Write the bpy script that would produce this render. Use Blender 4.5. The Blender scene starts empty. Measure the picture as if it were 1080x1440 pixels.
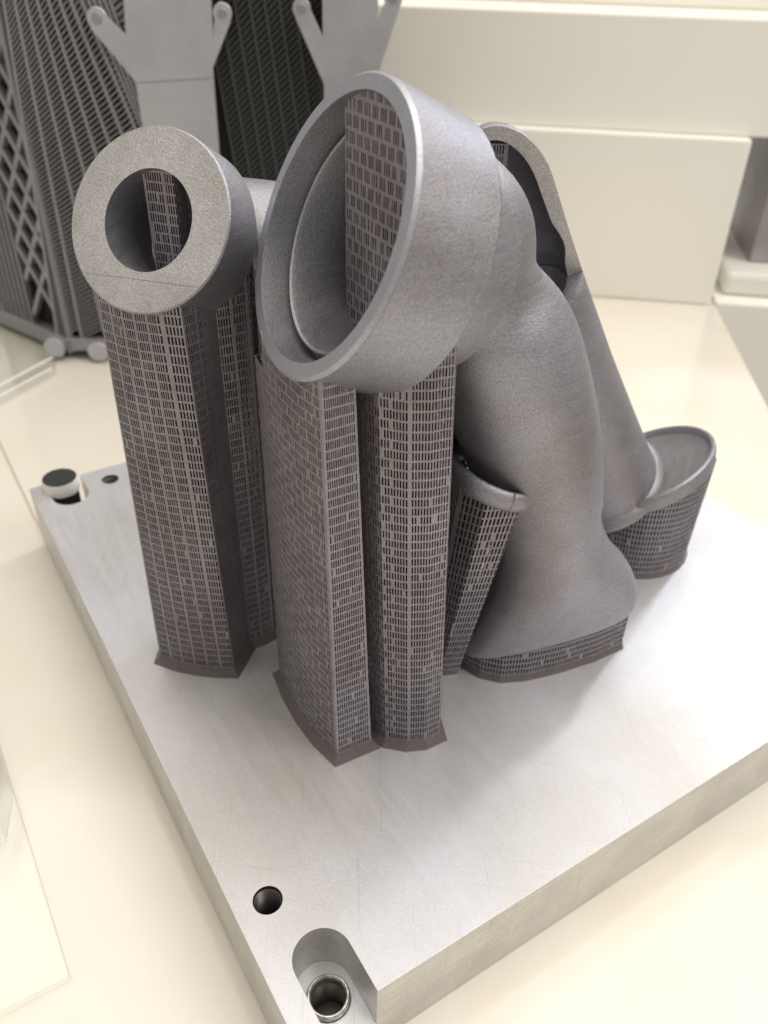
import bpy, bmesh, math, random
from mathutils import Vector, Matrix, noise
from mathutils.bvhtree import BVHTree
random.seed(7)
SC = bpy.context.scene
COL = SC.collection
ZP = 28.2                      # height of the plate's top above the board, mm
# ---------------------------------------------------------------- camera
cam_d = bpy.data.cameras.new('camera'); cam = bpy.data.objects.new('camera', cam_d); COL.objects.link(cam)
_r = Vector((0.850801, -0.525110, 0.019937)); _d = Vector((-0.296830, -0.511550, -0.806355)); _f = Vector((0.433623, 0.680130, -0.591096))
m = Matrix.Identity(4)
for i in range(3):
    m[i][0] = _r[i]; m[i][1] = -_d[i]; m[i][2] = -_f[i]
m.translation = Vector((-28.746, -76.155, 205.173 + ZP)) * 0.001
cam.matrix_world = m
cam_d.sensor_fit = 'VERTICAL'; cam_d.sensor_height = 36; cam_d.sensor_width = 27
cam_d.lens = 29.405; cam_d.clip_start = 0.005; cam_d.clip_end = 50
cam_d.dof.use_dof = True; cam_d.dof.focus_distance = 0.205; cam_d.dof.aperture_fstop = 17
SC.camera = cam
# ---------------------------------------------------------------- light
w = bpy.data.worlds.new('World'); SC.world = w; w.use_nodes = True
bg = w.node_tree.nodes['Background']; bg.inputs[0].default_value = (1.0, 0.94, 0.85, 1); bg.inputs[1].default_value = 0.48
def area(name, loc, target, size, power, color, size_y=None):
    l = bpy.data.lights.new(name, 'AREA'); o = bpy.data.objects.new(name, l); COL.objects.link(o)
    l.shape = 'RECTANGLE'; l.size = size; l.size_y = size_y or size; l.energy = power; l.color = color
    o.location = loc; o.rotation_euler = (Vector(target) - Vector(loc)).to_track_quat('-Z', 'Y').to_euler()
    return o
area('hall_key_lamp', (2.0, 0.73, 1.40), (0.1, 0.08, 0.05), 0.20, 15.5, (0.86, 0.92, 1.0))
area('hall_ceiling_lamp', (0.30, 0.45, 2.6), (0.10, 0.1, 0.0), 2.6, 58, (1.0, 0.95, 0.87))
area('added_front_fill', (1.3, -1.7, 2.2), (0.4, 0.3, 0.05), 1.4, 44, (1.0, 0.97, 0.92))  # added fill, no known lamp; brightens the steps and plate front
SC.view_settings.view_transform = 'Standard'; SC.view_settings.look = 'None'
SC.view_settings.exposure = 0.0; SC.view_settings.gamma = 1.0; SC.view_settings.use_curve_mapping = False
SC.render.film_transparent = False
try:
    SC.cycles.max_bounces = 8; SC.cycles.use_denoising = True
except Exception:
    pass
# ---------------------------------------------------------------- materials
def mat(name, color, rough=0.5, metal=0.0, grain=None, cloud=None, coat=0.0, trans=0.0, ior=1.45, layers=None, scratch=0):
    """grain = (scale, bump strength, colour amount); cloud = (scale, second colour, amount)"""
    M = bpy.data.materials.new(name); M.use_nodes = True
    nt = M.node_tree; N = nt.nodes; L = nt.links; b = N['Principled BSDF']
    b.inputs['Base Color'].default_value = (*color, 1); b.inputs['Roughness'].default_value = rough
    b.inputs['Metallic'].default_value = metal; b.inputs['IOR'].default_value = ior
    if coat: b.inputs['Coat Weight'].default_value = coat; b.inputs['Coat Roughness'].default_value = 0.08
    if trans: b.inputs['Transmission Weight'].default_value = trans
    tc = N.new('ShaderNodeTexCoord'); col = None
    if cloud:
        n = N.new('ShaderNodeTexNoise'); n.inputs['Scale'].default_value = cloud[0]; n.inputs['Detail'].default_value = 5; n.inputs['Roughness'].default_value = 0.62
        L.new(tc.outputs['Object'], n.inputs['Vector'])
        r = N.new('ShaderNodeMapRange'); r.inputs[1].default_value = 0.38; r.inputs[2].default_value = 0.68; r.inputs[4].default_value = cloud[2]
        L.new(n.outputs['Fac'], r.inputs[0])
        mx = N.new('ShaderNodeMixRGB'); mx.inputs[1].default_value = (*color, 1); mx.inputs[2].default_value = (*cloud[1], 1)
        L.new(r.outputs[0], mx.inputs[0]); col = mx.outputs[0]
    if grain:
        n = N.new('ShaderNodeTexNoise'); n.inputs['Scale'].default_value = grain[0]; n.inputs['Detail'].default_value = 3; n.inputs['Roughness'].default_value = 0.7
        L.new(tc.outputs['Object'], n.inputs['Vector'])
        bp = N.new('ShaderNodeBump'); bp.inputs['Strength'].default_value = grain[1]; bp.inputs['Distance'].default_value = 0.0003
        L.new(n.outputs['Fac'], bp.inputs['Height']); L.new(bp.outputs[0], b.inputs['Normal'])
        if grain[2]:
            r2 = N.new('ShaderNodeMapRange'); r2.inputs[1].default_value = 0.3; r2.inputs[2].default_value = 0.7
            r2.inputs[3].default_value = 1 - grain[2]; r2.inputs[4].default_value = 1 + grain[2]
            L.new(n.outputs['Fac'], r2.inputs[0])
            mu = N.new('ShaderNodeMixRGB'); mu.blend_type = 'MULTIPLY'; mu.inputs[0].default_value = 1
            if col: L.new(col, mu.inputs[1])
            else: mu.inputs[1].default_value = (*color, 1)
            L.new(r2.outputs[0], mu.inputs[2]); col = mu.outputs[0]
    if layers:
        mp = N.new('ShaderNodeMapping'); mp.inputs['Scale'].default_value = layers[0]; L.new(tc.outputs['Object'], mp.inputs[0])
        n = N.new('ShaderNodeTexNoise'); n.inputs['Scale'].default_value = 1.0; n.inputs['Detail'].default_value = 4; L.new(mp.outputs[0], n.inputs['Vector'])
        r3 = N.new('ShaderNodeMapRange'); r3.inputs[1].default_value = 0.3; r3.inputs[2].default_value = 0.7; r3.inputs[3].default_value = 1 - layers[1]; r3.inputs[4].default_value = 1 + layers[1]
        L.new(n.outputs['Fac'], r3.inputs[0]); mu = N.new('ShaderNodeMixRGB'); mu.blend_type = 'MULTIPLY'; mu.inputs[0].default_value = 1
        if col: L.new(col, mu.inputs[1])
        else: mu.inputs[1].default_value = (*color, 1)
        L.new(r3.outputs[0], mu.inputs[2]); col = mu.outputs[0]
        r4 = N.new('ShaderNodeMapRange'); r4.inputs[3].default_value = rough - 0.12; r4.inputs[4].default_value = rough + 0.12; L.new(n.outputs['Fac'], r4.inputs[0]); L.new(r4.outputs[0], b.inputs['Roughness'])
    if scratch:
        for ang_, amt in ((0.5, scratch), (-0.9, scratch * 0.7)):
            mr = N.new('ShaderNodeMapping'); mr.inputs['Rotation'].default_value = (0, 0, ang_); L.new(tc.outputs['Object'], mr.inputs[0])
            mp = N.new('ShaderNodeMapping'); mp.inputs['Scale'].default_value = (1400, 22, 22); L.new(mr.outputs[0], mp.inputs[0])
            n = N.new('ShaderNodeTexNoise'); n.inputs['Scale'].default_value = 1.0; n.inputs['Detail'].default_value = 2; L.new(mp.outputs[0], n.inputs['Vector'])
            r5 = N.new('ShaderNodeMapRange'); r5.inputs[1].default_value = 0.66; r5.inputs[2].default_value = 0.72; r5.inputs[3].default_value = 1.0; r5.inputs[4].default_value = 1 - amt
            L.new(n.outputs['Fac'], r5.inputs[0]); mu = N.new('ShaderNodeMixRGB'); mu.blend_type = 'MULTIPLY'; mu.inputs[0].default_value = 1
            if col: L.new(col, mu.inputs[1])
            else: mu.inputs[1].default_value = (*color, 1)
            L.new(r5.outputs[0], mu.inputs[2]); col = mu.outputs[0]
    if col: L.new(col, b.inputs['Base Color'])
    return M
MT = dict(
    print=mat('blasted_print_metal', (0.36, 0.36, 0.405), 0.48, 0.85, (2300, 0.45, 0.28), (32, (0.29, 0.268, 0.272), 0.9), layers=((70, 70, 1500), 0.06)),
    rim=mat('machined_rim_metal', (0.45, 0.455, 0.51), 0.44, 0.9, (2300, 0.3, 0.16), (60, (0.50, 0.51, 0.58), 0.7)),
    flange=mat('sandy_flange_metal', (0.58, 0.565, 0.565), 0.55, 0.8, (2300, 0.5, 0.30), (70, (0.42, 0.40, 0.38), 0.7)),
    lattice=mat('lattice_metal', (0.335, 0.31, 0.338), 0.52, 0.8, (2500, 0.3, 0.25), (60, (0.25, 0.225, 0.24), 0.8)),
    brim=mat('brim_metal', (0.21, 0.185, 0.185), 0.6, 0.7, (2500, 0.3, 0.2)),
    plate=mat('blasted_plate', (0.582, 0.58, 0.612), 0.40, 0.42, (2600, 0.2, 0.10), (13, (0.50, 0.475, 0.455), 1.0), layers=((500, 40, 40), 0.018), scratch=0.10),
    side=mat('milled_side', (0.57, 0.56, 0.535), 0.36, 0.6, (900, 0.25, 0.10), (60, (0.46, 0.45, 0.425), 0.9), layers=((30, 30, 700), 0.10), scratch=0.12),
    glint=mat('glint_strip', (0.9, 0.9, 0.92), 0.3),  # white standing in for reflected streaks on the acrylic
    slot_shade=mat('dark_slot_shade', (0.055, 0.048, 0.05), 0.8, 0.2),  # near-black, paints the shade behind the lattice slots
    bore=mat('shaded_bore_metal', (0.10, 0.09, 0.085), 0.4, 0.8),  # shade of the deep holes put into the colour
    sleeve=mat('worn_sleeve', (0.62, 0.60, 0.56), 0.35, 0.8, (900, 0.4, 0.3), (400, (0.12, 0.10, 0.09), 0.7)),
    table=mat('cream_laminate', (0.76, 0.72, 0.64), 0.14, 0.0, None, (14, (0.735, 0.68, 0.575), 0.9), coat=0.3, scratch=0.03),
    wall=mat('white_paint', (0.92, 0.90, 0.83), 0.5, 0.0, None, (6, (0.89, 0.865, 0.79), 0.6)),
    white=mat('white_plastic', (0.82, 0.80, 0.75), 0.4),
    black=mat('black_rubber', (0.025, 0.025, 0.025), 0.5),
    fin=mat('fin_grey', (0.32, 0.32, 0.335), 0.5, 0.6, (800, 0.2, 0.1)),
    fin_shaded=mat('fin_shaded', (0.085, 0.085, 0.085), 0.55, 0.5),  # shaded copy of the grey fins, shade put into the colour
    strap=mat('strap_metal', (0.52, 0.52, 0.55), 0.45, 0.7, (1200, 0.15, 0.06), (40, (0.40, 0.40, 0.42), 0.6)),
    core=mat('core_dark', (0.018, 0.018, 0.018), 0.7, 0.2),  # near-black, shade of the gaps between fins put into the colour
    steel=mat('dull_steel', (0.44, 0.42, 0.43), 0.45, 0.7, None, (30, (0.32, 0.30, 0.29), 0.8)),
    acrylic=mat('clear_acrylic', (0.97, 0.98, 0.97), 0.02, 0.0, trans=1.0, ior=1.49),
)
_m = MT['acrylic']; _nt = _m.node_tree; _nt.nodes.clear()
_o = _nt.nodes.new('ShaderNodeOutputMaterial'); _x = _nt.nodes.new('ShaderNodeMixShader'); _t = _nt.nodes.new('ShaderNodeBsdfTransparent'); _t.inputs[0].default_value = (0.985, 0.99, 0.985, 1)
_g = _nt.nodes.new('ShaderNodeBsdfGlossy'); _g.inputs['Roughness'].default_value = 0.06; _lw = _nt.nodes.new('ShaderNodeLayerWeight'); _lw.inputs[0].default_value = 0.5; _pw = _nt.nodes.new('ShaderNodeMath'); _pw.operation = 'POWER'; _pw.inputs[1].default_value = 4; _fr = _nt.nodes.new('ShaderNodeMapRange'); _fr.inputs[3].default_value = 0.05; _fr.inputs[4].default_value = 0.85; _nt.links.new(_lw.outputs['Facing'], _pw.inputs[0]); _nt.links.new(_pw.outputs[0], _fr.inputs[0])
_nt.links.new(_fr.outputs[0], _x.inputs[0]); _nt.links.new(_t.outputs[0], _x.inputs[1]); _nt.links.new(_g.outputs[0], _x.inputs[2]); _nt.links.new(_x.outputs[0], _o.inputs[0])
# ---------------------------------------------------------------- helpers (all coordinates in mm, z = 0 on the plate's top)
def W(v): return Vector((v[0], v[1], v[2] + ZP)) * 0.001
def mk(name, verts, faces, material, parent=None, smooth=False, solid=0.0, bevel=0.0, kind=None, angle=None):
    me = bpy.data.meshes.new(name); me.from_pydata([W(v) for v in verts], [], faces); me.validate()
    bm = bmesh.new(); bm.from_mesh(me); bmesh.ops.recalc_face_normals(bm, faces=bm.faces[:]) if not solid else None
    bm.to_mesh(me); bm.free()
    if smooth:
        me.polygons.foreach_set('use_smooth', [True] * len(me.polygons))
        if angle: me.set_sharp_from_angle(angle=math.radians(angle))
    o = bpy.data.objects.new(name, me); COL.objects.link(o); me.materials.append(MT[material] if isinstance(material, str) else material)
    if solid:
        s = o.modifiers.new('thickness', 'SOLIDIFY'); s.thickness = solid * 0.001; s.offset = 0
    if bevel:
        b = o.modifiers.new('edge', 'BEVEL'); b.width = bevel * 0.001; b.segments = 2; b.limit_method = 'ANGLE'; b.angle_limit = math.radians(35); b.harden_normals = False
    if parent is not None:
        o.parent = parent; o.location = -parent.location
    if kind: o['kind'] = kind
    return o
def thing(name, loc, label, cat, group=None):
    o = bpy.data.objects.new(name, None); COL.objects.link(o); o.location = W(loc); o.empty_display_size = 0.02
    o['label'] = label; o['category'] = cat
    if group: o['group'] = group
    return o
def tag(o, label, cat, group=None):
    o['label'] = label; o['category'] = cat
    if group: o['group'] = group
def frame(axis, ref=(0, 0, 1)):
    a = Vector(axis).normalized(); u = a.cross(Vector(ref))
    if u.length < 1e-4: u = a.cross(Vector((1, 0, 0)))
    u.normalize(); return a, u, a.cross(u).normalized()
def revolve(prof, c, axis, seg=96, closed_profile=False, th=None, ref=(0, 0, 1)):
    """prof [(t, r)] along axis from c; th = (start, end) for a part turn, capped"""
    a, u, v = frame(axis, ref); c = Vector(c); V = []; F = []
    n = len(prof); full = th is None
    t0, t1 = th or (0, 2 * math.pi); cols = seg if full else seg + 1
    for j in range(cols):
        ang = t0 + (t1 - t0) * j / seg
        dv = u * math.cos(ang) + v * math.sin(ang)
        for t, r in prof: V.append(c + a * t + dv * r)
    for j in range(seg):
        j2 = (j + 1) % cols
        for i in range(n if closed_profile else n - 1):
            i2 = (i + 1) % n
            F.append((j * n + i, j2 * n + i, j2 * n + i2, j * n + i2))
    if not full and closed_profile:
        F.append(tuple(range(n))); F.append(tuple((cols - 1) * n + i for i in range(n))[::-1])
    return V, F
def loft(rings, cap=True):
    n = len(rings[0]); V = [p for r in rings for p in r]; F = []
    for k in range(len(rings) - 1):
        for i in range(n):
            i2 = (i + 1) % n
            F.append((k * n + i, k * n + i2, (k + 1) * n + i2, (k + 1) * n + i))
    if cap: F.append(tuple(range(n))[::-1]); F.append(tuple((len(rings) - 1) * n + i for i in range(n)))
    return V, F
def ring(c, u, v, a, b, n=64, ex=2.0):
    out = []
    for i in range(n):
        t = 2 * math.pi * i / n; cs, sn = math.cos(t), math.sin(t)
        out.append(Vector(c) + Vector(u) * a * math.copysign(abs(cs) ** (2 / ex), cs) + Vector(v) * b * math.copysign(abs(sn) ** (2 / ex), sn))
    return out
def spline(keys, n):
    """Catmull-Rom through tuples of numbers"""
    out = []; m_ = len(keys)
    for s in range(n):
        x = s / (n - 1) * (m_ - 1); i = min(int(x), m_ - 2); f = x - i
        k0, k1, k2, k3 = keys[max(i - 1, 0)], keys[i], keys[i + 1], keys[min(i + 2, m_ - 1)]
        out.append(tuple(0.5 * (2 * b + (c - a) * f + (2 * a - 5 * b + 4 * c - d) * f * f + (3 * b - a - 3 * c + d) * f ** 3) for a, b, c, d in zip(k0, k1, k2, k3)))
    return out
def tube(path, n=64, ring_n=56, ref=(0, 1, 0)):
    """path keys (x, y, z, r)"""
    pts = spline(path, n); rings = []
    for i, q in enumerate(pts):
        d = Vector(pts[min(i + 1, n - 1)][:3]) - Vector(pts[max(i - 1, 0)][:3])
        a, u, v = frame(d, ref); rings.append(ring(q[:3], u, v, q[3], q[3], ring_n))
    return loft(rings)
def prism(poly, z0, z1):
    n = len(poly); V = [(x, y, z0) for x, y in poly] + [(x, y, z1) for x, y in poly]
    F = [tuple(range(n))[::-1], tuple(range(n, 2 * n))] + [(i, (i + 1) % n, n + (i + 1) % n, n + i) for i in range(n)]
    return V, F
def boxm(o, ex, ey, ez, s0, s1, d0, d1, z0, z1):
    o = Vector(o); V = []
    for z in (z0, z1):
        for s, d in ((s0, d0), (s1, d0), (s1, d1), (s0, d1)): V.append(o + ex * s + ey * d + ez * z)
    return V, [(3, 2, 1, 0), (4, 5, 6, 7), (0, 1, 5, 4), (1, 2, 6, 5), (2, 3, 7, 6), (3, 0, 4, 7)]
def join(*meshes):
    V = []; F = []
    for v, f in meshes:
        k = len(V); V += list(v); F += [tuple(i + k for i in q) for q in f]
    return V, F
def bvh(*objs):
    V = []; F = []
    for o in objs:
        k = len(V); V += [v.co * 1000 - Vector((0, 0, ZP)) for v in o.data.vertices]
        F += [tuple(i + k for i in p.vertices) for p in o.data.polygons]
    return BVHTree.FromPolygons(V, F)
def area2(poly): return 0.5 * sum(poly[i][0] * poly[(i + 1) % len(poly)][1] - poly[(i + 1) % len(poly)][0] * poly[i][1] for i in range(len(poly)))
def offset(poly, d):
    """positive d grows the polygon"""
    s = 1 if area2(poly) > 0 else -1; n = len(poly); out = []
    for i in range(n):
        p0, p1, p2 = (Vector((*poly[(i + k) % n], 0)) for k in (-1, 0, 1))
        e1 = (p1 - p0).normalized(); e2 = (p2 - p1).normalized()
        n1 = Vector((e1.y, -e1.x, 0)) * s; n2 = Vector((e2.y, -e2.x, 0)) * s
        b = n1 + n2; l = max(b.length_squared, 0.6)
        q = p1 + b * (2 * d / l); out.append((q.x, q.y))
    return out
def smooth_poly(poly, it=1):
    for _ in range(it):
        out = []
        for i in range(len(poly)):
            a, b = poly[i], poly[(i + 1) % len(poly)]
            out += [(a[0] * .75 + b[0] * .25, a[1] * .75 + b[1] * .25), (a[0] * .25 + b[0] * .75, a[1] * .25 + b[1] * .75)]
        poly = out
    return poly
def lattice_mesh(poly, ztop, zbot=0.0, closed=True, pitch=0.72, slot=0.38, group=5, row=2.6, hbar=0.5, shift=0, top=None, zref=None, jit=0.035, pat=None, solid_u=(), clog=0.02):
    pts = [Vector((*q, 0)) for q in poly]; tp = [Vector((*q, 0)) for q in (top or poly)]
    if closed: pts.append(pts[0].copy()); tp.append(tp[0].copy())
    cum = [0.0]
    for i in range(1, len(pts)): cum.append(cum[-1] + (pts[i] - pts[i - 1]).length)
    Lh = cum[-1]; us = [0.0]; hole = []
    while us[-1] + pitch < Lh + 1e-6:
        us.append(us[-1] + slot); hole.append(True); us.append(us[-1] + pitch - slot); hole.append(False)
    us[-1] = Lh
    def at(u, P):
        for i in range(1, len(P)):
            if u <= cum[i] + 1e-9:
                f = (u - cum[i - 1]) / max(cum[i] - cum[i - 1], 1e-9); return P[i - 1].lerp(P[i], f)
        return P[-1].copy()
    base = [at(u, pts) for u in us]; tops = [at(u, tp) for u in us]
    zt = [ztop(b.x, b.y, t.x, t.y) for b, t in zip(base, tops)]; zb = [zbot(b.x, b.y) if callable(zbot) else zbot for b in base]
    zmax = max(zt); zmin = min(zb); H = zref or (zmax - zmin)
    zs = [zmin]; zh = []
    while zs[-1] < zmax:
        zs.append(zs[-1] + hbar); zh.append(False); zs.append(zs[-1] + row - hbar); zh.append(True)
    V = []; nU = len(us); F = []
    rnd = random.Random(len(us) * 31 + int(zmax))
    for z in zs:
        for i in range(nU):
            zz = min(max(z + rnd.uniform(-jit, jit), zb[i]), zt[i]); f = (zz - zmin) / max(H, 1e-6)
            q = base[i].lerp(tops[i], f); V.append((q.x + rnd.uniform(-jit, jit), q.y + rnd.uniform(-jit, jit), zz))
    r = 0
    for k in range(len(zs) - 1):
        if zh[k]: r += 1
        for i in range(nU - 1):
            if zh[k] and hole[i]:
                g_, s_ = group, shift
                if pat:
                    for ue, gg, ss in pat:
                        if us[i] <= ue: g_, s_ = gg, ss; break
                if all(abs(us[i] - q) > 0.5 for q in solid_u) and ((i // 2) + (r % 2) * s_) % (g_ + 1) != 0 and rnd.random() > clog: continue
            z0a, z0b = V[k * nU + i][2], V[k * nU + i + 1][2]; z1a, z1b = V[(k + 1) * nU + i][2], V[(k + 1) * nU + i + 1][2]
            if z1a - z0a < 0.02 and z1b - z0b < 0.02: continue
            F.append((k * nU + i, k * nU + i + 1, (k + 1) * nU + i + 1, (k + 1) * nU + i))
    used = sorted({i for f in F for i in f}); ix = {o: n for n, o in enumerate(used)}
    return [V[i] for i in used], [tuple(ix[i] for i in f) for f in F]
def support(parent, poly, ztop, brim=True, top=None, zref=None, name='lattice_support', brim_w=0.42, brim_n=5, core=3.4, **kw):
    """outer perforated wall, a second one inside it, a solid core and the layered brim on the plate"""
    V, F = lattice_mesh(poly, ztop, top=top, zref=zref, **kw)
    mk(name, V, F, 'lattice', parent, solid=0.24, kind='stuff')
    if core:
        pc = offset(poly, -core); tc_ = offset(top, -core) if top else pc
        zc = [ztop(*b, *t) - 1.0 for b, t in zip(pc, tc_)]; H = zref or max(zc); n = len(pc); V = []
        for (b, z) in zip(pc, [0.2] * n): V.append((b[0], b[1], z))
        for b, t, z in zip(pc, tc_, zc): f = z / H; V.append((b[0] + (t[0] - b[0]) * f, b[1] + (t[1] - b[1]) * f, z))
        mk('shade_core', V, [(i, (i + 1) % n, n + (i + 1) % n, n + i) for i in range(n)], 'slot_shade', parent)  # dark lining added so the slots look shaded
    if brim:
        rings = []
        for k in range(brim_n):
            d = (brim_n - k) * brim_w
            for z in (k * 0.55 + (0.0 if k == 0 else 0.02), (k + 1) * 0.55 - 0.22): rings.append([(x, y, z) for x, y in offset(poly, d)])
            rings.append([(x, y, (k + 1) * 0.55 - 0.18) for x, y in offset(poly, d - brim_w * 0.95)])
        V, F = loft(rings, cap=False); mk('support_brim', V, F, 'brim', parent)
def up(tree, dflt):
    def f(x, y, tx=None, ty=None):
        h = tree.ray_cast(Vector((tx if tx is not None else x, ty if ty is not None else y, 0.5)), Vector((0, 0, 1)))
        return h[0].z + 0.8 if h[0] else dflt
    return f
# ================================================================ setting
ZT = -ZP
o = mk('tabletop', *prism([(-700, -400), (240, -400), (240, 640), (-700, 640)], ZT - 40, ZT - 2.2), 'table'); o['kind'] = 'structure'
g = Vector((-0.62, -0.785, 0)).normalized()
e1 = Vector((483, 287, 0)) - g * 200; e2 = Vector((483, 287, 0)) + g * 640
o = mk('base_board', *prism([(1.0, -400), (e2.x, e2.y), (e1.x, e1.y), (300, 640), (1.0, 640)], ZT - 2.1, ZT), 'table', bevel=0.4); o['kind'] = 'structure'
# stepped white display stand behind
WE = Vector((0.764, -0.645, 0)).normalized(); WN = Vector((0.645, 0.764, 0)).normalized(); EZ = Vector((0, 0, 1))
st = thing('display_steps', (419, 341, ZT), 'stepped cream white display stand rising behind the metal parts', 'display stand')
mk('lower_step', *boxm((419, 341, 0), WE, WN, EZ, -420, 80, 0, 120, ZT + .05, 84), 'wall', st, bevel=1.5)
mk('upper_step', *boxm((419, 341, 0), WE, WN, EZ, -420, 92, 8, 119, 84.1, 151), 'wall', st, bevel=1.5)
mk('top_step', *boxm((419, 341, 0), WE, WN, EZ, -420, 140, 60, 119, 151.1, 300), 'wall', st, bevel=1.5)
pl = mk('low_plinth', *boxm((419, 341, 0), WE, WN, EZ, 84, 420, 0, 260, ZT - 260, ZT + 3), 'wall', bevel=1.5)
tag(pl, 'low cream plinth beyond the right end of the board, under the steel block', 'plinth')
pad = mk('white_pad', *boxm((419, 341, 0), WE, WN, EZ, 90, 320, 14, 220, ZT + 3.1, ZT + 20), 'white', bevel=4)
tag(pad, 'thick white pad with rounded edges on the low plinth at right', 'pad')
blk = thing('steel_block', (600, 330, ZT + 20), 'dull grey steel block with a wider top slab at the right edge', 'metal block')
mk('block_body', *boxm((419, 341, 0), WE, WN, EZ, 110, 260, 40, 166, ZT + 20.1, 96), 'steel', blk, bevel=1.5)
mk('top_slab', *boxm((419, 341, 0), WE, WN, EZ, 98, 272, 30, 178, 96.1, 112), 'steel', blk, bevel=1.0)
# clear acrylic at the left
ac = mk('acrylic_sheet', *prism([(-260, 56), (-40, 56), (-40, 300), (-260, 300)], ZT - 2.1, ZT + 1.0), 'acrylic', bevel=0.3)
tag(ac, 'thin clear acrylic sheet lying on the cream table at the left edge', 'acrylic sheet')
ac = mk('acrylic_block', *prism([(-160, 108), (-46, 104), (-40, 121), (-40, 250), (-160, 250)], ZT + 1.1, ZT + 16), 'acrylic', bevel=0.6)
tag(ac, 'thick clear acrylic block with a cut corner at the left edge', 'acrylic block')
# ================================================================ build plate
pr = thing('build_plate', (125, 125, ZT), 'thick square blasted metal build plate with corner slots and bolt holes', 'metal plate')
L_ = 250.0
pb = mk('plate_body', *prism([(0, 0), (L_, 0), (L_, L_), (0, L_)], ZT + .05, 0), 'plate', pr)
pb.data.materials.append(MT['bore'])
def cyl(cx, cy, r, z0, z1, n=48): return prism([(cx + r * math.cos(2 * math.pi * i / n), cy + r * math.sin(2 * math.pi * i / n)) for i in range(n)], z0, z1)
def slot_poly(cx, ye, sgn, r=7.3):
    out = []
    for i in range(25):
        t = math.pi * i / 24; out.append((cx + r * math.cos(t), ye - sgn * (r - r * math.sin(t))))
    out += [(cx - r, ye - sgn * 60), (cx + r, ye - sgn * 60)]
    return out
cuts = []
for cx in (14.0, L_ - 14.0):
    cuts.append(prism(slot_poly(cx, 20.6, 1), -17, 5)); cuts.append(prism(slot_poly(cx, L_ - 20.6, -1), -17, 5))
    for cy in (11.2, L_ - 11.2):
        cuts.append(cyl(cx, cy, 5.6, -18.2, -12)); cuts.append(cyl(cx, cy, 4.4, -27.4, -12))
for cx, cy, r in ((8.9, 33.2, 3.75), (31.7, 240.0, 3.5), (L_ - 8.9, 33.2, 3.75), (L_ - 31.7, 240, 3.5)): cuts.append(cyl(cx, cy, r, -27.2, 5))
for V, F in cuts:
    c = mk('cutter', V, F, 'plate')
    b = pb.modifiers.new('cut', 'BOOLEAN'); b.operation = 'DIFFERENCE'; b.solver = 'EXACT'; b.object = c
    bpy.context.view_layer.update()
    me = bpy.data.meshes.new_from_object(pb.evaluated_get(bpy.context.evaluated_depsgraph_get()))
    pb.modifiers.clear(); old = pb.data; pb.data = me; bpy.data.meshes.remove(old); bpy.data.objects.remove(c)
pb.data.name = 'plate_body'
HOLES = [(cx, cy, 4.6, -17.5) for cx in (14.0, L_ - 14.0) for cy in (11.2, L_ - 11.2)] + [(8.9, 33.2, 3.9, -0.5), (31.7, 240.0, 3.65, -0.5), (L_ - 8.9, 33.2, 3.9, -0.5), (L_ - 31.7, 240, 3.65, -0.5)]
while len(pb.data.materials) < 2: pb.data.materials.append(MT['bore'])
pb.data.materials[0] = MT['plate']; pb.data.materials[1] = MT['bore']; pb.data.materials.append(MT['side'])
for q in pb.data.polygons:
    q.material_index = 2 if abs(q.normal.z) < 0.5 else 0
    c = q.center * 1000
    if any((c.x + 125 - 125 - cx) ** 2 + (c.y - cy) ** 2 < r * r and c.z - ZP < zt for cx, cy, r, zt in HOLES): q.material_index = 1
for cx, cy, r, zt in HOLES[:1] + HOLES[4:6]:
    prof_ = []
    for k in range(20): prof_ += [(-k * 0.9, r - 0.2), (-k * 0.9 - 0.45, r - 0.75)]
    V, F = revolve(prof_, (cx, cy, zt - 0.8), (0, 0, 1), 40); mk('screw_thread', V, F, 'bore', pr, True, angle=25)
b = pb.modifiers.new('edge', 'BEVEL'); b.width = 0.0005; b.segments = 2; b.limit_method = 'ANGLE'; b.angle_limit = math.radians(50)
for cy, cx in ((11.2, 14.0),):
    V, F = revolve([(0, 4.4), (0, 5.5), (2.4, 5.5), (2.9, 5.1), (2.9, 4.75), (2.4, 4.4)], (cx, cy, -18.1), (0, 0, 1), 56, True)
    mk('worn_sleeve', V, F, 'sleeve', pr, True, angle=30)
sd = thing('black_top_bushing', (12.2, 244.5, -17), 'round bushing, black top above a white collar, in the far left corner slot', 'bushing')
V, F = revolve([(0, 5.9), (0, 6.5), (20.2, 6.5), (20.2, 5.9)], (12.2, 244.5, -16.9), (0, 0, 1), 48, True); mk('bushing_tube', V, F, 'black', sd, True, angle=30)
V, F = revolve([(0, 6.55), (0, 7.3), (5.2, 7.3), (5.6, 7.1), (5.6, 6.55)], (12.2, 244.5, -1.0), (0, 0, 1), 48, True); mk('white_collar', V, F, 'white', sd, True, angle=30)
V, F = revolve([(0, 6.95), (0, 0.01)], (12.2, 244.5, 4.85), (0, 0, 1), 48); mk('black_top', V, F, 'black', sd)  # flat black disc closing the top, no open hole
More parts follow.
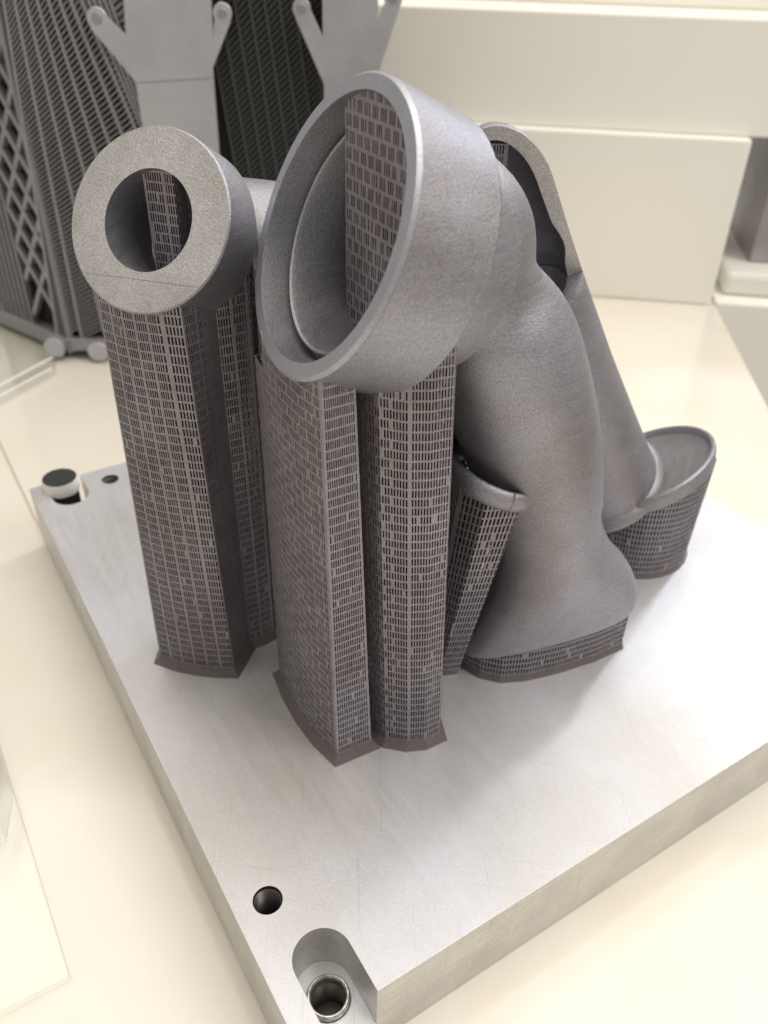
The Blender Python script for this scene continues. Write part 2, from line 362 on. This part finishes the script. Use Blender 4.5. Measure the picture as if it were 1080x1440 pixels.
# ================================================================ ring-flange fitting at the left
fit = thing('ring_flange_fitting', (34, 124, 0), 'smaller blasted pipe fitting with a thick ring flange on a lattice support', 'printed part')
FC = Vector((31.1, 127, 141.5)); FN = Vector((0.697, 0.502, -0.512)).normalized()
V, F = revolve([(0, 12.3), (0, 22.0), (0.4, 22.4), (13, 22.4), (17, 20.5), (20, 16.5), (20, 12.3)], FC, FN, 128, True)
fl = mk('ring_flange', V, F, 'flange', fit, True, angle=30)
fl.data.materials.append(MT['print'])
for q in fl.data.polygons:
    if abs(q.normal.dot(FN)) < 0.9: q.material_index = 1
V, F = tube([(45, 137, 131, 17.2), (56, 141, 128, 17.2), (72, 139, 125, 17), (92, 131, 121, 16), (112, 118, 116, 15), (122, 108, 112, 15)], 40)
fp = mk('bent_pipe', V, F, 'print', fit, True, angle=50)
LS = [(14, 126), (18, 120.3), (23, 115.3), (28, 111.3), (32.5, 108.4), (37.5, 112.8), (42.5, 117.4), (47, 117.2), (52, 118), (54, 128), (42, 140), (22, 138)]
LST = [(17.2, 132.0), (19.6, 125.6), (22.8, 120.4), (26.3, 116.5), (31.4, 111.8), (37.2, 114.0), (42.5, 118.0), (47, 117.8), (52.5, 118.5), (55, 128), (44, 141), (24, 141)]
tr_ = up(bvh(fl, fp), 125)
support(fit, LS, tr_, top=LST, zref=124, group=5)
for a_, b_ in (((15.6, 135.2, 128.7), (36.0, 108.6, 130.0)),):
    a_, b_ = Vector(a_), Vector(b_); n_ = -FN; sd_ = (b_ - a_).normalized().cross(n_) * 0.14
    V = []
    for k in range(13):
        q = a_.lerp(b_, k / 12); q = q - n_ * ((q - FC).dot(n_)); q += sd_ * random.uniform(-.3, .3); wv = random.uniform(0.35, 0.6)
        V += [q - sd_ * wv + n_ * .03, q + sd_ * wv + n_ * .03, q + sd_ * wv - n_ * .3, q - sd_ * wv - n_ * .3]
    F = [(4 * k + i, 4 * k + (i + 1) % 4, 4 * k + 4 + (i + 1) % 4, 4 * k + 4 + i) for k in range(12) for i in range(4)]
    mk('layer_seam', V, F, 'lattice', fit)
support(fit, [(54.5, 119.5), (62, 116), (76, 114), (98, 112), (100, 134), (62, 146), (56, 140)], up(bvh(fl, fp), 112), group=6, shift=3)
# the block support standing inside the bore
def inside(tree, zm, dm=14):
    def hi(x, y, *a):
        h = tree.ray_cast(Vector((x, y, zm)), Vector((0, 0, 1))); return h[0].z + 0.5 if h[0] else zm + dm
    def lo(x, y):
        h = tree.ray_cast(Vector((x, y, zm)), Vector((0, 0, -1))); return h[0].z - 0.5 if h[0] else zm - dm
    return hi, lo
hi, lo = inside(bvh(fl), 137)
blkp = [(34.2, 136.0), (39.3, 129.0), (43.5, 132), (38.4, 139.0)]
V, F = lattice_mesh(blkp, hi, lo, group=7, row=2.5, pitch=0.7); mk('bore_lattice', V, F, 'lattice', fit, solid=0.24, kind='stuff')
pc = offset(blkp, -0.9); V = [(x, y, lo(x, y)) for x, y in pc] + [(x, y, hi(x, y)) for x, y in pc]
mk('shade_core', V, [(i, (i + 1) % 4, 4 + (i + 1) % 4, 4 + i) for i in range(4)], 'slot_shade', fit)
# ================================================================ big cup with the bent duct
duct = thing('cup_duct', (90, 72, 0), 'large blasted metal cup running into a thick bent pipe with a flared foot', 'printed part')
CC = Vector((53.9, 79, 149.3)); CN = Vector((0.908, -0.085, -0.409)).normalized()
V, F = revolve([(0, 27.9), (0, 31.0), (0.9, 31.75), (10, 31.5), (20.3, 31.2), (20.8, 30.9), (21.0, 27.0), (25, 26.0), (31, 24.0), (35, 22.4),
                (35, 21.8), (30, 22.3), (20, 23.2), (7, 24.1), (6.0, 24.4), (5.6, 24.8), (5.8, 25.2), (8.9, 26.0), (9.3, 26.5), (8.9, 26.9)], CC, CN, 128, True)
cup = mk('cup_shell', V, F, 'print', duct, True, angle=28)
V, F = revolve([(-0.12, 28.0), (-0.12, 31.05), (0.7, 31.8), (0.72, 31.4), (0.05, 30.9), (0.05, 28.0)], CC, CN, 128, True)
mk('machined_rim', V, F, 'rim', duct, True, angle=30)
path = [(77.2, 77.8, 144.2, 21.7), (82.6, 77.4, 142.0, 21.4), (87.3, 76.7, 136.0, 19.7), (92, 75.8, 129, 16.4), (96.5, 74.9, 121.5, 18.3), (101, 74, 114, 19.5), (105, 73, 105, 19.7), (110.5, 72, 92, 19.4), (115, 70.2, 78, 18.6), (118.4, 68.6, 66, 17.4)]
pts = spline(path, 60); rings = []
fu = Vector((0.92, -0.36, 0.17)).normalized()
for i, q in enumerate(pts):
    d = Vector(pts[min(i + 1, 59)][:3]) - Vector(pts[max(i - 1, 0)][:3])
    a, u, v = frame(d, (0.36, 0.93, 0)); 
    rings.append(ring(q[:3], v if v.dot(fu) > 0 else -v, u, q[3], q[3], 72))
def ring_uv(c, u, nrm, a, b, ex): 
    n_ = Vector(nrm).normalized(); v = n_.cross(Vector(u)).normalized(); return ring(c, u, v, a, b, 72, ex)
# make every ring start on the fu side with the same turning sense
fixed = []
for i, r in enumerate(rings):
    c = sum((Vector(x) for x in r), Vector()) / 72; d = Vector(pts[min(i + 1, 59)][:3]) - Vector(pts[max(i - 1, 0)][:3]); dn = -d.normalized()
    u = (fu - dn * fu.dot(dn))
    if u.length < 0.2: u = Vector((0, 0, 1)) - dn * dn.z
    u.normalize(); 
    fixed.append(ring_uv(pts[i][:3], u, dn, pts[i][3], pts[i][3], 2.0))
fk = [(118.9, 68.3, 63, 17.1, 16.8, 2.0, 0.14), (119.8, 67.6, 56, 16.9, 16.2, 2.0, 0.42), (121.4, 67.0, 46, 18.4, 15.6, 2.0, 0.50), (123.2, 66.7, 36, 21.8, 14.9, 2.1, 0.46), (125.0, 66.9, 29, 25.8, 14.6, 2.3, 0.40), (126.2, 67.4, 22.6, 28.8, 14.4, 2.7, 0.34), (126.6, 67.8, 18.2, 30.2, 14.5, 3.0, 0.27), (126.6, 68.0, 15.2, 30.4, 14.5, 3.1, 0.23), (126.6, 68.1, 13.8, 29.8, 13.8, 3.1, 0.23)]
fs = Vector((0.36, 0.93, 0)).normalized()
for q in spline(fk, 34):
    uu = Vector((0.93, -0.36, q[6])).normalized(); fn = uu.cross(fs); fn = fn if fn.z > 0 else -fn
    fixed.append(ring_uv(q[:3], uu, fn, q[3], q[4], q[5]))
V, F = loft(fixed); F = [q for q in F if len(q) == 4 or min(q) > 0]
elbow = mk('bent_pipe', V, F, 'print', duct, True, angle=60)
# collar ring on the pipe's left
def arc_band(c, axis, r, t0, t1, n, prof, ref):
    a, u, v = frame(axis, ref); V = []; F = []; k = len(prof)
    for j in range(n + 1):
        t = t0 + (t1 - t0) * j / n; dv = u * math.cos(t) + v * math.sin(t)
        for x, y in prof: V.append(Vector(c) + dv * (r + x) + a * y)
    for j in range(n):
        for i in range(k): F.append((j * k + i, j * k + (i + 1) % k, (j + 1) * k + (i + 1) % k, (j + 1) * k + i))
    F.append(tuple(range(k))); F.append(tuple(n * k + i for i in range(k))[::-1]); return V, F
cp = [(1.5 * math.cos(t), 3.0 * math.sin(t)) for t in [2 * math.pi * i / 14 for i in range(14)]]
V, F = arc_band((100, 70.5, 77), (0.35, -0.10, 0.93), 12.6, 0, 2 * math.pi, 90, cp, (0, 0, 1))
collar = mk('pipe_collar', V, F, 'print', duct, True)
tree = bvh(cup, elbow)
F1 = [(44.9, 100), (43.2, 90), (42.6, 80), (43.1, 70), (44.8, 61.5), (56, 60.8), (57, 80), (56, 100)]
F1t = [(44.9, 100), (43.0, 90), (42.2, 80), (42.3, 71), (43.4, 62.6), (51.6, 62.6), (55, 80), (55, 100)]
support(duct, F1, up(bvh(cup), 114), top=F1t, zref=120, pat=[(38.4, 8, 4), (50.2, 40, 0), (999, 5, 2)], solid_u=(38.6, 49.8))
F2 = [(58.3, 66), (60.4, 59.5), (65, 55.2), (70, 53), (75.4, 52.8), (79, 62), (76, 74), (62, 76)]
F2t = [(55, 70), (57.0, 62.0), (61.2, 57.2), (66, 54.6), (71.4, 53.6), (76, 62), (75, 74), (60, 77)]
support(duct, F2, up(bvh(cup), 124), top=F2t, zref=122, pat=[(10.5, 4, 2), (24.8, 40, 0), (999, 5, 2)], solid_u=(13.6,))
F3 = [(87.0, 77), (89.5, 73.4), (95, 71.0), (98, 74), (97, 81), (90, 83)]
F3t = [(88.5, 70), (92.2, 62.6), (101.2, 58.6), (106, 63), (106, 74), (92, 78)]
support(duct, F3, lambda x, y, tx, ty: 76 - 0.35 / 0.93 * (tx - 100), top=F3t, zref=76, brim=False, group=60, row=2.9, core=4)
F4 = [(98.8, 73), (101, 66.5), (105.5, 61.5), (113, 58.0), (124, 55.2), (138, 53.0), (150.5, 52.4), (153.5, 56), (152.5, 66), (144, 74), (122, 80), (104, 80)]
up4 = up(bvh(elbow), 6)
support(duct, F4, lambda x, y, tx, ty: min(up4(x, y, tx, ty), 9.4 + 0.21 * (x - 99)), group=60, pitch=1.0, slot=0.58, brim_w=0.25, brim_n=4, row=2.4, hbar=0.5, clog=0.03)
support(duct, [(82, 92), (90, 84), (104, 84), (112, 92), (108, 104), (90, 106)], up(bvh(elbow, cup), 100), brim=False, group=6, shift=3)
hi, lo = inside(bvh(cup), 146, 28)
cb = [(66.6, 92.6), (66.3, 80), (66.2, 64.5), (78, 65), (78, 91.5)]
V, F = lattice_mesh(cb, hi, lo, group=3, shift=2, row=3.3, hbar=0.8, pitch=0.8, slot=0.42); mk('cup_lattice', V, F, 'lattice', duct, solid=0.24, kind='stuff')
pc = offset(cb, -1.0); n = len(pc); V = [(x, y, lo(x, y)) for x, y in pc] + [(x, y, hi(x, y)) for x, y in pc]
mk('shade_core', V, [(i, (i + 1) % n, n + (i + 1) % n, n + i) for i in range(n)], 'slot_shade', duct)
# ================================================================ cut-open tube and dish behind
tb = thing('cutaway_tube', (185, 97, 0), 'leaning tapered tube cut open at its top, standing in a shallow dish', 'printed part')
A0 = Vector((178, 100, 33)); A1 = Vector((111.6, 94.7, 150)); AX = (A1 - A0).normalized(); LT = (A1 - A0).length
S0 = 96.0
low = [(-3, 16.5), (-3, 22.6), (-1.5, 23.2), (0.5, 22.6), (2.0, 20.8), (8, 19.9), (30, 18.0), (60, 15.6), (S0, 13.6), (S0, 8.8), (S0 - 2.5, 6), (S0 - 3, 0.05), (20, 0.05)]
V, F = revolve(low, A0, AX, 96, True); mk('tapered_tube', V, F, 'print', tb, True, angle=40)
vd = (A1 - Vector((-28.7, -76.2, 205.2))).normalized(); vd = (vd - AX * vd.dot(AX)).normalized()
prof = [(S0 + .05, 13.6), (S0 + 15, 13.0)] + [(LT - 8 + 21 * math.sin(t), 0.05 + 12.6 * math.cos(t)) for t in [math.pi / 2 * i / 14 for i in range(15)]]
inn = [(LT - 8 + 17.5 * math.sin(t), 0.05 + 8.6 * math.cos(t)) for t in [math.pi / 2 * i / 12 for i in range(13)]][::-1]
prof += inn + spline([(LT - 8, 8.65), (S0 + 20, 9.2), (S0 + 17, 9.8), (S0 + 14, 10.5), (S0 + 11, 10.8), (S0 + 8, 10.4), (S0 + 5, 9.7), (S0 + .05, 9.3)], 30)[1:]
rt = Vector((0.85, -0.525, 0.0))
a_, u_, v_ = frame(AX); ang = math.atan2(vd.dot(v_), vd.dot(u_))
_side = (u_ * math.cos(ang + 1.5) + v_ * math.sin(ang + 1.5)).dot(rt)
LE, RE_ = (112, 92) if _side > 0 else (92, 112)
V, F = revolve(prof, A0, AX, 64, True, (ang - math.radians(LE), ang + math.radians(RE_)))
half = mk('cut_half_shell', V, F, 'print', tb, True, angle=32); half.data.materials.append(MT['flange'])
for q in half.data.polygons:
    if len(q.vertices) > 6: q.material_index = 1
rt = Vector((0.85, -0.525, 0.0))
pa = A1 + rt * -5.5 + vd * 1.5; pbb = A1 + rt * 2.2 + vd * 1.5; pbk = A1 + rt * 2.2 + vd * 5; pak = A1 + rt * -5.5 + vd * 5
V, F = lattice_mesh([(q.x, q.y) for q in (pa, pbb, pbk, pak)], lambda *a: 157.0, 128, group=4, pitch=0.7); mk('tube_lattice', V, F, 'lattice', tb, solid=0.3, kind='stuff')
DC = Vector((196.6, 95.8, 34.5)); DN = Vector((-0.332, 0.396, 0.856)).normalized()
V, F = revolve([(-5.4, 24.6), (-2.8, 25.6), (-1.0, 26.4), (0.2, 26.5), (0.9, 26.0), (0.9, 25.2), (0.2, 24.5), (-1.2, 23.8), (-1.8, 21.5), (-2.0, 12), (-2.0, 0.05), (-6.5, 0.05), (-6.3, 12)], DC, DN, 112, True)
dish = mk('shallow_dish', V, F, 'print', tb, True, angle=40)
DP = []
for i in range(28):
    t = 2 * math.pi * i / 28; DP.append((195.5 + 24.0 * math.cos(t), 95.0 + 23.4 * math.sin(t)))
DB = []
for i in range(28):
    t = 2 * math.pi * i / 28; DB.append((195.5 + 22.0 * math.cos(t), 93.5 + 21.5 * math.sin(t)))
support(tb, DB, lambda x, y, tx, ty: min(max(4.0, DC.z - 5.6 - ((tx - DC.x) * DN.x + (ty - DC.y) * DN.y) / DN.z), 60), top=DP, zref=26, group=60, pitch=1.15, slot=0.62, brim_w=0.25, brim_n=4, row=2.5, hbar=0.55, clog=0.04)
# ================================================================ finned heat exchanger in the background
HE = Vector((0.851, -0.525, 0)).normalized(); HF = Vector((0.525, 0.851, 0)).normalized(); HQ = Vector((50, 431, 0))
hx = thing('finned_block', (130, 470, ZT), 'tall dark finned lattice block with two light grey bracket straps', 'heat exchanger')
def hp(s, d, z): return HQ + HE * s + HF * d + EZ * z
def hbox(name, s0, s1, d0, d1, z0, z1, m_, parent=hx, bevel=0): return mk(name, *boxm(HQ, HE, HF, EZ, s0, s1, d0, d1, z0, z1), m_, parent, bevel=bevel)
hbox('core_body', 16, 196, 7, 120, ZT + 14, 215, 'core')
hbox('base_rail', 12, 200, -1, 122, ZT + 6, ZT + 14, 'fin', bevel=0.8)
def bar(p0, p1, wid, dep, out):
    """a bar from p0 to p1 lying on a face whose outward normal is out"""
    p0, p1 = Vector(p0), Vector(p1); a = (p1 - p0).normalized(); n = Vector(out).normalized(); s = a.cross(n).normalized() * wid / 2; n = n * dep
    V = [p0 - s, p0 + s, p1 + s, p1 - s]; V = [q - n for q in V] + V
    return V, [(0, 1, 2, 3), (4, 5, 6, 7)[::-1], (0, 1, 5, 4), (1, 2, 6, 5), (2, 3, 7, 6), (3, 0, 4, 7)]
NF = -HF
# face with fine hatch, left of the first strap
hb = []
tops = [16 + 5.4 * i for i in range(13)]
def lean(s): return -0.06 + 0.52 * max(0, (s - 16)) / 55
for s in tops:
    s_b = s - lean(s) * 0 ; zt_ = 205; zb_ = ZT + 14
    sa = s - lean(s) * (zt_ - 163) * -1 * -1; sb = s + lean(s) * (163 - zb_)
    V, F = bar(hp(s - lean(s) * (zt_ - 163), -0.4, zt_), hp(min(sb, 110), -0.4, zb_), 1.15, 7, NF)
    mk('fin', V, F, 'fin', hx)
for i in range(len(tops) - 1):
    z = 200.0
    while z > -10:
        sl = tops[i] + lean(tops[i]) * (163 - z); sr = tops[i + 1] + lean(tops[i + 1]) * (163 - z - 5.5 * -1)
        if sr < 112: hb.append(bar(hp(sl, 0.6, z - 6.5), hp(sr, 0.6, z), 0.62, 5, NF))
        z -= 2.5
mk('fin_hatch', *join(*hb), 'fin', hx, kind='stuff')
# face between the straps, its shade put into the colour
hb = []
ct = [112 + 7.4 * i for i in range(9)]
for s in ct:
    V, F = bar(hp(s - 0.12 * 40, 5, 205), hp(s + 0.12 * 170, 5, ZT + 14), 1.0, 4, NF); mk('shaded_fin', V, F, 'fin_shaded', hx)
for i in range(len(ct) - 1):
    z = 200.0
    while z > -5:
        sl = ct[i] + 0.12 * (163 - z); hb.append(bar(hp(sl, 6, z - 7), hp(sl + 7.4, 6, z), 0.8, 3.5, NF)); z -= 2.9
mk('shaded_fin_hatch', *join(*hb), 'fin_shaded', hx, kind='stuff')
# left face with an open X lattice
LA = hp(12, 0, 0); LD = Vector((-70, 52, 0)).normalized(); ldir = HE * LD.x + HF * LD.y; lout = Vector((-ldir.y, ldir.x, 0)); lout = lout if lout.dot(HF) < 0 else -lout
V, F = boxm(LA, ldir, -lout, EZ, 1, 90, 6, 60, ZT + 14, 200); mk('side_core', V, F, 'core', hx)
hb = []
for i in range(10):
    for sg in (1, -1):
        z0 = -8 + i * 22
        p0 = LA + ldir * 3 + EZ * z0; p1 = LA + ldir * 34 + EZ * (z0 + sg * 44)
        if ZT + 10 < p1.z < 215: mk('truss_bar', *bar(p0 + lout * (.2 * sg), p1 + lout * (.2 * sg), 3.0, 3.4, lout), 'fin', hx)
for s in (1.0, 36, 41, 46, 51, 56, 61, 66): mk('side_fin', *bar(LA + ldir * s + EZ * (ZT + 14) + lout * .6, LA + ldir * s + EZ * 205 + lout * .6, 1.8, 4, lout), 'fin', hx)
mk('side_rail', *boxm(LA, ldir, -lout, EZ, 0, 92, -1.5, 60, ZT + 4, ZT + 14), 'fin', hx, bevel=0.8)
def disc_y(s, z, r, d0, d1, m_, name, parent=hx):
    V, F = revolve([(d0, 0.02), (d0, r - .3), (d0 + .3 * (1 if d1 > d0 else -1), r), (d1, r), (d1, 0.02)], hp(s, 0, z), HF, 40); return mk(name, V, F, m_, parent, True, angle=35)
def strap(poly, ears, seam=None):
    n = len(poly); V = [hp(s, -3.0, z) for s, z in poly] + [hp(s, -0.9, z) for s, z in poly]
    F = [tuple(range(n)), tuple(range(n, 2 * n))[::-1]] + [(i, (i + 1) % n, n + (i + 1) % n, n + i) for i in range(n)]
    o = mk('strap', V, F, 'strap', hx, bevel=0.3)
    for s, z, r in ears:
        e = disc_y(s, z, r, -3.15, -0.8, 'strap', 'strap_ear', o); e.location = (0, 0, 0)
        b = disc_y(s, z, r * 0.52, -3.7, -3.0, 'fin', 'bolt_head', o); b.location = (0, 0, 0)
    if seam:
        e = mk('strap_seam', *bar(hp(seam[0], -3.12, seam[1]), hp(seam[2], -3.12, seam[3]), 0.7, .3, NF), 'fin', o); e.location = (0, 0, 0)
    return o
strap([(76.5, ZT + 10), (75.2, 128), (56.5, 151.5), (62, 160), (73.5, 149.0), (79.0, 210), (118.5, 210), (116.6, 150), (118.6, 161.5), (125.6, 155.5), (114.9, 135), (112.5, ZT + 10)], [(60.7, 155.5, 5.0), (121.8, 158.9, 4.6)], (75.6, 127.6, 114.4, 130.4))
strap([(170.6, ZT + 10), (170.3, 129.0), (156.8, 158.5), (162.8, 165), (170.3, 150), (170.9, 210), (197.2, 210), (197.4, 158), (202, 168), (208.2, 163.5), (198.6, 136), (198.2, ZT + 10)], [(160.3, 161.6, 4.4), (204.6, 166.5, 4.4)])
for s, z in ((4, -18), (30, -20)): disc_y(s, z, 6.2, -6, 6, 'strap', 'foot_boss'); hbox('foot_arm', s - 3, s + 3, -1, 5, ZT + .1, z + 4, 'fin')
# clear acrylic tray under it
tr = [(6, 384), (60, 418), (250, 330), (330, 520), (-60, 640), (-60, 345)]
o = mk('acrylic_tray', *prism([(3, 383), (46, 410), (60, 470), (40, 600), (3, 600)], ZT + .1, ZT + 4), 'acrylic', bevel=0.5)
for a_, b_ in (((4, 385), (44, 409.5)), ((4, 396), (48, 424))):  # bright reflection streaks built as thin white strips
    d_ = (Vector((*b_, 0)) - Vector((*a_, 0))); n_ = Vector((-d_.y, d_.x, 0)).normalized() * 0.55
    e_ = mk('glint_strip', *prism([(a_[0] - n_.x, a_[1] - n_.y), (b_[0] - n_.x, b_[1] - n_.y), (b_[0] + n_.x, b_[1] + n_.y), (a_[0] + n_.x, a_[1] + n_.y)], ZT + 4.05, ZT + 4.9), 'glint', bevel=0.2); e_.parent = o
tag(o, 'clear acrylic tray with white glint strips below the finned block', 'acrylic tray')
